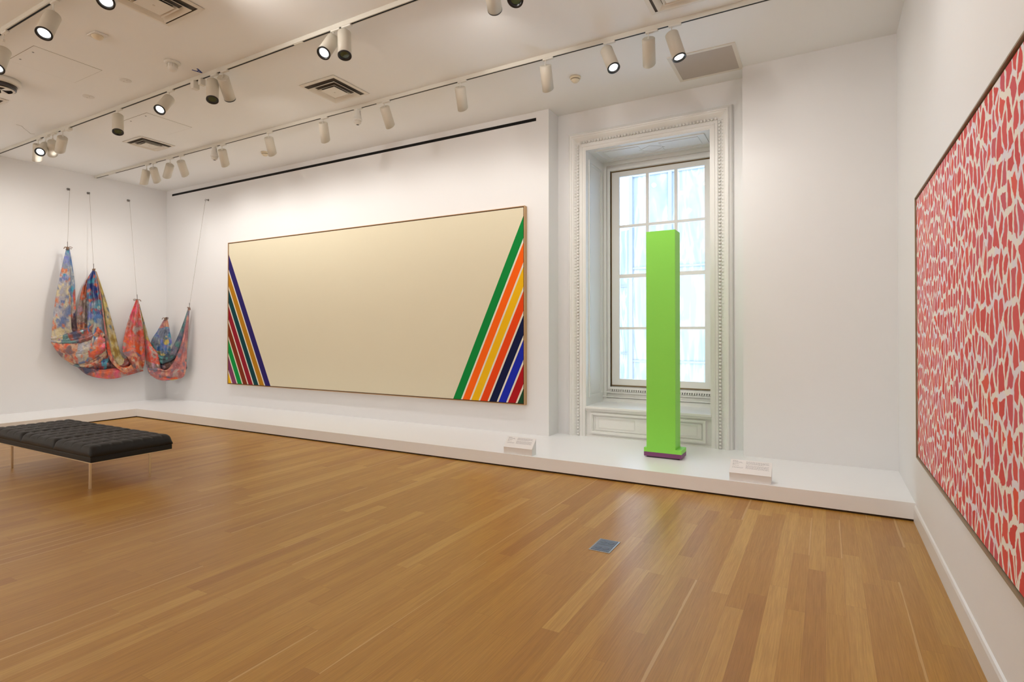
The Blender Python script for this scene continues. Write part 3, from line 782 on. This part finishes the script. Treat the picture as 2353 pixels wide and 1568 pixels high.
RL = [(.90, .045, .0034), (.84, .078, .0024), (.785, .082, .0024), (.69, .050, .0034), (.63, .018, .0022), (.56, .055, .0022), (.44, .088, .0022), (.385, .082, .0022)]
RR = [(.90 - .058 * k, w_ , .0024) for k, w_ in enumerate((.180, .176, .182, .14))] + [(.62 - .058 * k, w_, .0024) for k, w_ in enumerate((.182, .178, .180, .176, .182))]
label_stand(-2.967, -2.634, 5.112, .095, .066, .160, 'small sloping text label on the platform left of the window', RL, RR)
label_stand(-.732, -.406, 5.118, .115, .066, .155, 'small sloping text label on the platform right of the green column', RL, RR)

# ------------------------------------------------------------------ floor box
fb = empty('floor_outlet_box', (-1.276, 3.52, 0), 'small blue-grey metal floor outlet plate set in the oak boards', 'floor outlet')
MB().rbox(-.071, .071, -.108, .108, 0, .004, .0015).obj('plate', 'steel', fb)
for sy in (-.052, .052):
    lid = MB().rbox(-.060, .060, sy - .047, sy + .047, .004, .0062, .001).obj('lid', 'bluegrey', fb)
    mb = MB()
    for q in (-.026, .026):
        mb.lathe([(.023, .0062), (.023, .0078), (.016, .0078), (.015, .0066), (.001, .0066)], 24, Matrix.Translation((q, sy, 0)), cap=False)
    mb.obj('recessed_ring', 'bluegrey', lid)

# ------------------------------------------------------------------ bench
bx0, bx1, by0, by1 = -7.585, -5.560, 2.455, 3.150
bn = empty('bench', ((bx0 + bx1) / 2, (by0 + by1) / 2, 0), 'long black tufted bench with thin brass legs on the oak floor', 'bench')
ox, oy = (bx0 + bx1) / 2, (by0 + by1) / 2
MB().rbox(bx0 - ox + .006, bx1 - ox - .006, by0 - oy + .006, by1 - oy - .006, .262, .272, .002).obj('frame', 'brass', bn)
MB().rbox(bx0 - ox, bx1 - ox, by0 - oy, by1 - oy, .272, .318, .005).obj('seat_base', 'cushion', bn)
for (x, y) in ((-5.77, 2.545), (-5.77, 3.052), (-7.375, 2.545), (-7.375, 3.052)):
    MB().rbox(x - ox - .009, x - ox + .009, y - oy - .009, y - oy + .009, 0, .262, .002).obj('leg', 'brass', bn)
def cushion(xa, xb):
    w, d = xb - xa, by1 - by0; nx, ny = 61, 73; tx, ty = 4, 8
    vs = []; fs = []
    for i in range(nx):
        for j in range(ny):
            u, v = i / (nx - 1), j / (ny - 1)
            # rounded border
            ex = min(u, 1 - u) * w; ey = min(v, 1 - v) * d
            rnd = lambda q, R: 0 if q > R else 1 - math.sqrt(max(0, 1 - (1 - q / R) ** 2))
            z = .098 - .040 * rnd(ex, .05) - .040 * rnd(ey, .05)
            px_ = abs(math.sin(PI * u * tx)); py_ = abs(math.sin(PI * v * ty))
            seam = min(px_ ** .33, py_ ** .33); fd_ = min(1, min(ex, ey) / .045); seam = 1 - (1 - seam) * (.25 + .75 * fd_)
            z += .014 * seam - .012 + .004 * math.sin(PI * u) * math.sin(PI * v)
            z += .0022 * noise.noise(Vector((u * 9 + xa * 3, v * 12, 0)))
            vs.append((xa + u * w, by0 - oy + v * d, .318 + z))
    for i in range(nx - 1):
        for j in range(ny - 1): fs.append((i * ny + j, (i + 1) * ny + j, (i + 1) * ny + j + 1, i * ny + j + 1))
    mb = MB().add(vs, fs, True)
    # side skirt
    ring = [(i, 0) for i in range(nx)] + [(nx - 1, j) for j in range(1, ny)] + [(i, ny - 1) for i in range(nx - 2, -1, -1)] + [(0, j) for j in range(ny - 2, 0, -1)]
    R = len(ring); vs2 = []
    for lev in range(5):
        for (i, j) in ring:
            p_ = Vector(vs[i * ny + j]); t = lev / 4
            z = p_.z * (1 - t) + .318 * t
            bul = .006 * math.sin(PI * t)
            cx0, cy0 = (xa + xb) / 2, 0
            vs2.append((p_.x + (bul if p_.x > cx0 else -bul) * (1 if i in (0, nx - 1) else 0), p_.y + (bul if p_.y > cy0 else -bul) * (1 if j in (0, ny - 1) else 0), z))
    fs2 = []
    for l in range(4):
        for k in range(R): k2 = (k + 1) % R; fs2.append((l * R + k, l * R + k2, (l + 1) * R + k2, (l + 1) * R + k))
    mb.add(vs2, fs2, True)
    mb.obj('cushion', 'cushion', bn)
cw = (bx1 - bx0) / 3
for i in range(3): cushion(bx0 - ox + i * cw + .003, bx0 - ox + (i + 1) * cw - .003)

# ------------------------------------------------------------------ draped painted canvas in the left corner
PAL = dict(
    blue=[lin(60, 110, 170), lin(110, 120, 190), lin(60, 150, 180), lin(190, 190, 170), lin(120, 130, 150)],
    pale=[lin(190, 178, 160), lin(170, 168, 178), lin(205, 190, 150), lin(100, 120, 165), lin(205, 120, 80)],
    orange=[lin(212, 80, 42), lin(214, 134, 84), lin(160, 84, 70), lin(200, 178, 150), lin(122, 92, 96)],
    deep=[lin(36, 62, 130), lin(60, 150, 175), lin(150, 60, 60), lin(80, 90, 140), lin(230, 110, 60)],
    yellow=[lin(205, 186, 124), lin(212, 190, 90), lin(190, 176, 140), lin(150, 120, 50), lin(90, 120, 140)],
    brown=[lin(100, 58, 50), lin(60, 40, 46), lin(150, 70, 58), lin(54, 56, 88), lin(140, 96, 98)],
    red=[lin(206, 74, 52), lin(222, 78, 104), lin(160, 84, 78), lin(168, 150, 142), lin(226, 92, 40)],
    pink=[lin(206, 128, 118), lin(190, 106, 98), lin(214, 158, 124), lin(160, 100, 104), lin(120, 112, 130)],
    teal=[lin(50, 120, 120), lin(60, 80, 110), lin(90, 130, 130), lin(120, 110, 130), lin(40, 70, 80)],
    grey=[lin(150, 128, 118), lin(170, 130, 150), lin(200, 96, 60), lin(120, 100, 90), lin(190, 170, 160)])
dp_ = empty('draped_canvas', (XL + .2, 5.2, .65), 'paint-splashed canvas hanging in knotted swags across the left corner', 'artwork')
org = Vector(dp_.location)
def cat(pts, t):
    """smooth point along a polyline (Catmull-Rom)"""
    n_ = len(pts) - 1; s_ = max(0, min(.99999, t)) * n_; i = int(s_); f_ = s_ - i
    P_ = [Vector(pts[max(0, min(n_, k))]) for k in (i - 1, i, i + 1, i + 2)]
    return .5 * ((2 * P_[1]) + (P_[2] - P_[0]) * f_ + (2 * P_[0] - 5 * P_[1] + 4 * P_[2] - P_[3]) * f_ ** 2 + (3 * P_[1] - P_[0] - 3 * P_[2] + P_[3]) * f_ ** 3)
def wallpt(x, y, d, plane):
    if plane == 'L': p_ = on(0, x, y, XL + d)
    else:          # plane spanning the corner from the left wall to the back wall
        a = Vector((XL + .18, 5.66, 0)); b = Vector((-10.20, YA - .12, 0)); nn = Vector(((b - a).y, -(b - a).x, 0)).normalized()
        r = ray(x, y); c0_ = a + nn * (d - .2)
        p_ = CAM + r * ((c0_ - CAM).dot(nn) / r.dot(nn))
    return p_
cloth_v, cloth_f, cloth_c = [], [], []
def patch(A, B, pal, d0=.16, bulge=.07, folds=3, amp=.014, plane='L', seed=0, nu=70, nv=46, dA=0, dB=0, ph=0):
    """cloth between two edge curves A and B given in frame pixels; ripples run along the curves"""
    pal = [PAL[k] for k in pal] if isinstance(pal, (list, tuple)) else [PAL[pal]]
    o = len(cloth_v)
    for i in range(nu):
        t = i / (nu - 1); pa, pb = cat([(*q, 0) for q in A], t), cat([(*q, 0) for q in B], t)
        wid = (pa - pb).length
        for j in range(nv):
            s_ = j / (nv - 1); q = pa.lerp(pb, s_)
            k = min(1, wid / 30)
            d = d0 + dA * (1 - s_) + dB * s_ + bulge * math.sin(PI * s_) * k + amp * k * math.sin(2 * PI * folds * s_ + ph + 1.5 * math.sin(3 * t + seed))
            r_ = abs(math.sin(PI * folds * s_ + ph + .8 * math.sin(3 * t + seed) + 2.2 * noise.noise(Vector((t * 2.2, s_ * 1.5, seed))))) ** .7
            d += amp * 1.5 * k * (r_ - .6)
            nz = noise.noise(Vector((q.x * .045, q.y * .03, seed * 3.1))) * .018 + noise.noise(Vector((q.x * .12, q.y * .09, seed * 7.7))) * .008
            p_ = wallpt(q.x, q.y, d + nz * k, plane)
            cloth_v.append(p_ - org)
            a1 = noise.noise(Vector((q.x * .035, q.y * .028, 5 + seed))) ; a2 = noise.noise(Vector((q.x * .09, q.y * .07, 9 + seed)) + Vector((a1, a1, 0)))
            tt = t * len(pal) + a1 * 1.2
            P_ = pal[max(0, min(len(pal) - 1, int(tt)))]
            def cell(sc, sd):
                w_ = Vector((noise.noise(Vector((q.x * .07, q.y * .07, sd))), noise.noise(Vector((q.y * .07, q.x * .07, sd + 4))), 0)) * .55
                dd, pp = noise.voronoi(Vector((q.x * sc, q.y * sc * .8, sd)) + w_)
                h_ = int(abs(math.sin(pp[0].x * 12.9898 + pp[0].y * 78.233 + sd) * 43758.5)) % 1000
                return h_, min(1, (dd[1] - dd[0]) / .22)
            h1, w1 = cell(.055, seed); h2, w2 = cell(.16, seed + 20)
            c = Vector(P_[h1 % len(P_)]); base_ = Vector(P_[0]).lerp(Vector(P_[3]), .5)
            c = base_.lerp(c, .25 + .75 * w1)
            if h2 % 10 < 4: c = c.lerp(Vector(P_[(h2 // 10) % len(P_)]), .85 * w2)
            cloth_c.append(c)
    for i in range(nu - 1):
        for j in range(nv - 1): cloth_f.append((o + i * nv + j, o + (i + 1) * nv + j, o + (i + 1) * nv + j + 1, o + i * nv + j + 1))
# first bundle, hung from three cords on the left wall
patch([(152, 572), (136, 640), (124, 710), (117, 786)], [(158, 570), (162, 640), (163, 720), (166, 786)], ('blue', 'pale', 'pale'), .18, .05, 1.2, .010, seed=1)
patch([(156, 572), (161, 640), (163, 700), (164, 755), (178, 768), (205, 764)], [(160, 572), (171, 640), (174, 700), (176, 745), (183, 758), (206, 756)], ('blue', 'red', 'brown', 'orange'), .14, .03, 1, .008, seed=2)
patch([(212, 622), (190, 660), (178, 715), (177, 752), (181, 765)], [(214, 622), (203, 660), (201, 720), (200, 752), (201, 764)], ('grey', 'grey', 'orange'), .10, .03, 2, .010, seed=3)
patch([(212, 622), (200, 648), (200, 700), (200, 750), (190, 790)], [(219, 622), (228, 665), (236, 720), (241, 770), (242, 806)], ('deep', 'deep', 'blue', 'red'), .19, .055, 3.0, .016, seed=4)
patch([(117, 774), (140, 768), (172, 762), (204, 752), (216, 740)], [(117, 788), (140, 796), (175, 800), (222, 790), (241, 770)], ('pale', 'teal', 'brown', 'orange'), .20, .04, 2, .014, seed=5)
patch([(118, 784), (150, 788), (185, 782), (215, 772), (241, 778)], [(118, 788), (143, 822), (175, 836), (205, 830), (242, 806)], ('orange', 'orange', 'pale', 'red'), .21, .06, 1.5, .012, seed=6)
patch([(125, 796), (150, 822), (180, 832), (215, 822), (243, 800)], [(140, 816), (168, 840), (200, 846), (222, 838), (246, 818)], ('teal', 'orange', 'orange'), .16, .04, 1.5, .012, seed=7)
patch([(170, 832), (200, 826), (232, 806), (248, 800), (268, 832)], [(176, 842), (202, 862), (232, 862), (258, 862), (275, 858)], ('brown', 'deep', 'brown'), .11, .05, 2.4, .018, seed=8)
patch([(178, 838), (204, 846), (240, 850), (280, 842), (326, 838)], [(184, 846), (207, 864), (256, 871), (296, 862), (329, 853)], ('brown', 'red', 'red'), .16, .05, 1.4, .010, seed=9)
patch([(217, 622), (231, 680), (242, 760), (249, 812), (275, 848), (300, 838)], [(222, 624), (244, 690), (262, 755), (277, 812), (288, 824), (292, 812)], ('yellow', 'yellow', 'yellow', 'brown'), .15, .05, 1.6, .014, seed=10)
patch([(221, 626), (232, 690), (242, 770), (252, 826), (285, 856), (312, 848)], [(222, 626), (234, 690), (246, 770), (263, 828), (286, 846), (302, 838)], ('pink', 'orange', 'orange'), .22, .03, .8, .006, seed=11)
patch([(262, 822), (276, 828), (288, 826), (292, 812)], [(266, 836), (280, 846), (296, 844), (304, 826)], ('brown', 'brown'), .13, .03, 1.2, .010, seed=12)
patch([(312, 690), (297, 730), (284, 778), (282, 808), (294, 824), (304, 846)], [(318, 690), (324, 730), (332, 775), (334, 810), (333, 830), (328, 851)], ('red', 'red', 'pink', 'orange'), .20, .075, 2.0, .016, seed=13)
patch([(317, 694), (324, 724), (330, 770), (334, 800)], [(321, 700), (328, 728), (338, 762), (342, 790)], ('yellow', 'yellow', 'grey'), .14, .03, 1.2, .010, seed=14)
# second bundle, across the corner
patch([(327, 730), (333, 772), (334, 812), (337, 842), (352, 862)], [(331, 736), (345, 786), (362, 812), (368, 838), (372, 866)], ('yellow', 'red', 'red', 'grey'), .15, .07, 1.6, .014, 'D', seed=15)
patch([(379, 730), (363, 758), (346, 790), (360, 824)], [(384, 730), (390, 760), (395, 795), (386, 826)], ('pink', 'blue', 'yellow'), .02, .05, 3, .018, 'D', seed=16)
patch([(352, 788), (362, 812), (376, 818), (392, 806), (412, 766), (433, 708)], [(348, 790), (366, 832), (382, 834), (402, 822), (420, 780), (435, 708)], ('teal', 'teal', 'teal'), .13, .04, 1.6, .012, 'D', seed=17)
patch([(362, 826), (378, 832), (396, 820), (412, 790), (434, 710)], [(360, 862), (382, 862), (400, 852), (414, 815), (436, 712)], ('brown', 'brown', 'brown'), .09, .02, 1.2, .010, 'D', seed=18)
patch([(340, 846), (362, 846), (384, 850), (404, 822), (420, 776), (433, 708)], [(345, 862), (366, 872), (396, 872), (424, 862), (430, 800), (436, 708)], ('pink', 'red', 'pink', 'pink'), .20, .06, 2.0, .015, 'D', seed=19)
patch([(336, 838), (352, 858), (384, 862), (412, 846), (426, 810)], [(342, 858), (362, 872), (386, 875), (416, 868), (430, 846)], ('pink', 'pink', 'yellow', 'teal'), .16, .05, 1.4, .012, 'D', seed=20)
me = bpy.data.meshes.new('cloth'); me.from_pydata([tuple(v) for v in cloth_v], [], cloth_f)
ca = me.color_attributes.new('pigment', 'FLOAT_COLOR', 'POINT')
for i, c in enumerate(cloth_c): ca.data[i].color = (c[0], c[1], c[2], 1)
me.polygons.foreach_set('use_smooth', [True] * len(me.polygons)); me.materials.append(M['splash'])
o = bpy.data.objects.new('cloth', me); COL.objects.link(o); o.parent = dp_
sd = o.modifiers.new('thickness', 'SOLIDIFY'); sd.thickness = .004
# knots and ties
KN = [wallpt(155, 570, .19, 'L'), wallpt(215, 620, .18, 'L'), wallpt(315, 690, .18, 'L'), wallpt(435, 709, .19, 'D'), wallpt(381, 732, .03, 'D')]
for i, k in enumerate(KN):
    mb = MB(); c = k - org
    mb.lathe([(.006, .022), (.018, .012), (.021, 0), (.018, -.012), (.026, -.03)], 14, Matrix.Translation(c))
    mb.tube([c + Vector((.0, .0, 0)), c + Vector((.02, .03, .02)), c + Vector((.02, .06, .012)), c + Vector((.01, .05, -.012)), c + Vector((.0, .02, 0))], .006, 6)
    mb.tube([c, c + Vector((.02, -.04, .01)), c + Vector((.02, -.06, -.02))], .007, 6)
    o = mb.obj('tie', 'tie', dp_); o.location = c; o.rotation_euler = (.0, .0, (0, 1.1, 2.6, 4.0, 5.2)[i]); o.data.transform(Matrix.Translation(-c))
# cords from the wall hooks
HK = [on(0, 156, 435, XL), on(0, 202, 444, XL), on(0, 294, 461, XL), on(1, 479, 460, YA)]
LB = ['leftmost thin cord and hook holding up the draped canvas', 'second thin cord and hook from the left above the draped canvas', 'third thin cord and hook, nearest the corner on the left wall', 'slanting thin cord and hook on the back wall under the slot vent']
for i, hk in enumerate(HK):
    e = empty('hanging_cord', hk, LB[i], 'cord', 'cords holding the draped canvas')
    out = Vector((1, 0, 0)) if i < 3 else Vector((0, -1, 0))
    R = out.to_track_quat('Z', 'Y').to_matrix().to_4x4()
    mb = MB().lathe([(.020, 0), (.020, .006), (.007, .010), (.007, .040)], 14, R)
    c = out * .04
    mb.tube([c, c + out * .018 + Vector((0, 0, .004)), c + out * .03 + Vector((0, 0, -.012)), c + out * .018 + Vector((0, 0, -.026)), c + Vector((0, 0, -.02))], .005, 6)
    mb.obj('hook', 'hook', e)
    st = c + out * .018 + Vector((0, 0, -.024)); en = KN[i] - hk + Vector((0, 0, .012))
    MB().tube([st + (en - st) * (q / 8) for q in range(9)], .0022, 6).obj('cord', 'cord', e)
    cd_ = [c for c in e.children if c.name.startswith("cord")][0]
    MB().tube([en + Vector((0, 0, .09)), en + Vector((.004, 0, .045)), en], .005, 6).obj('cord_knot', 'hook', cd_)
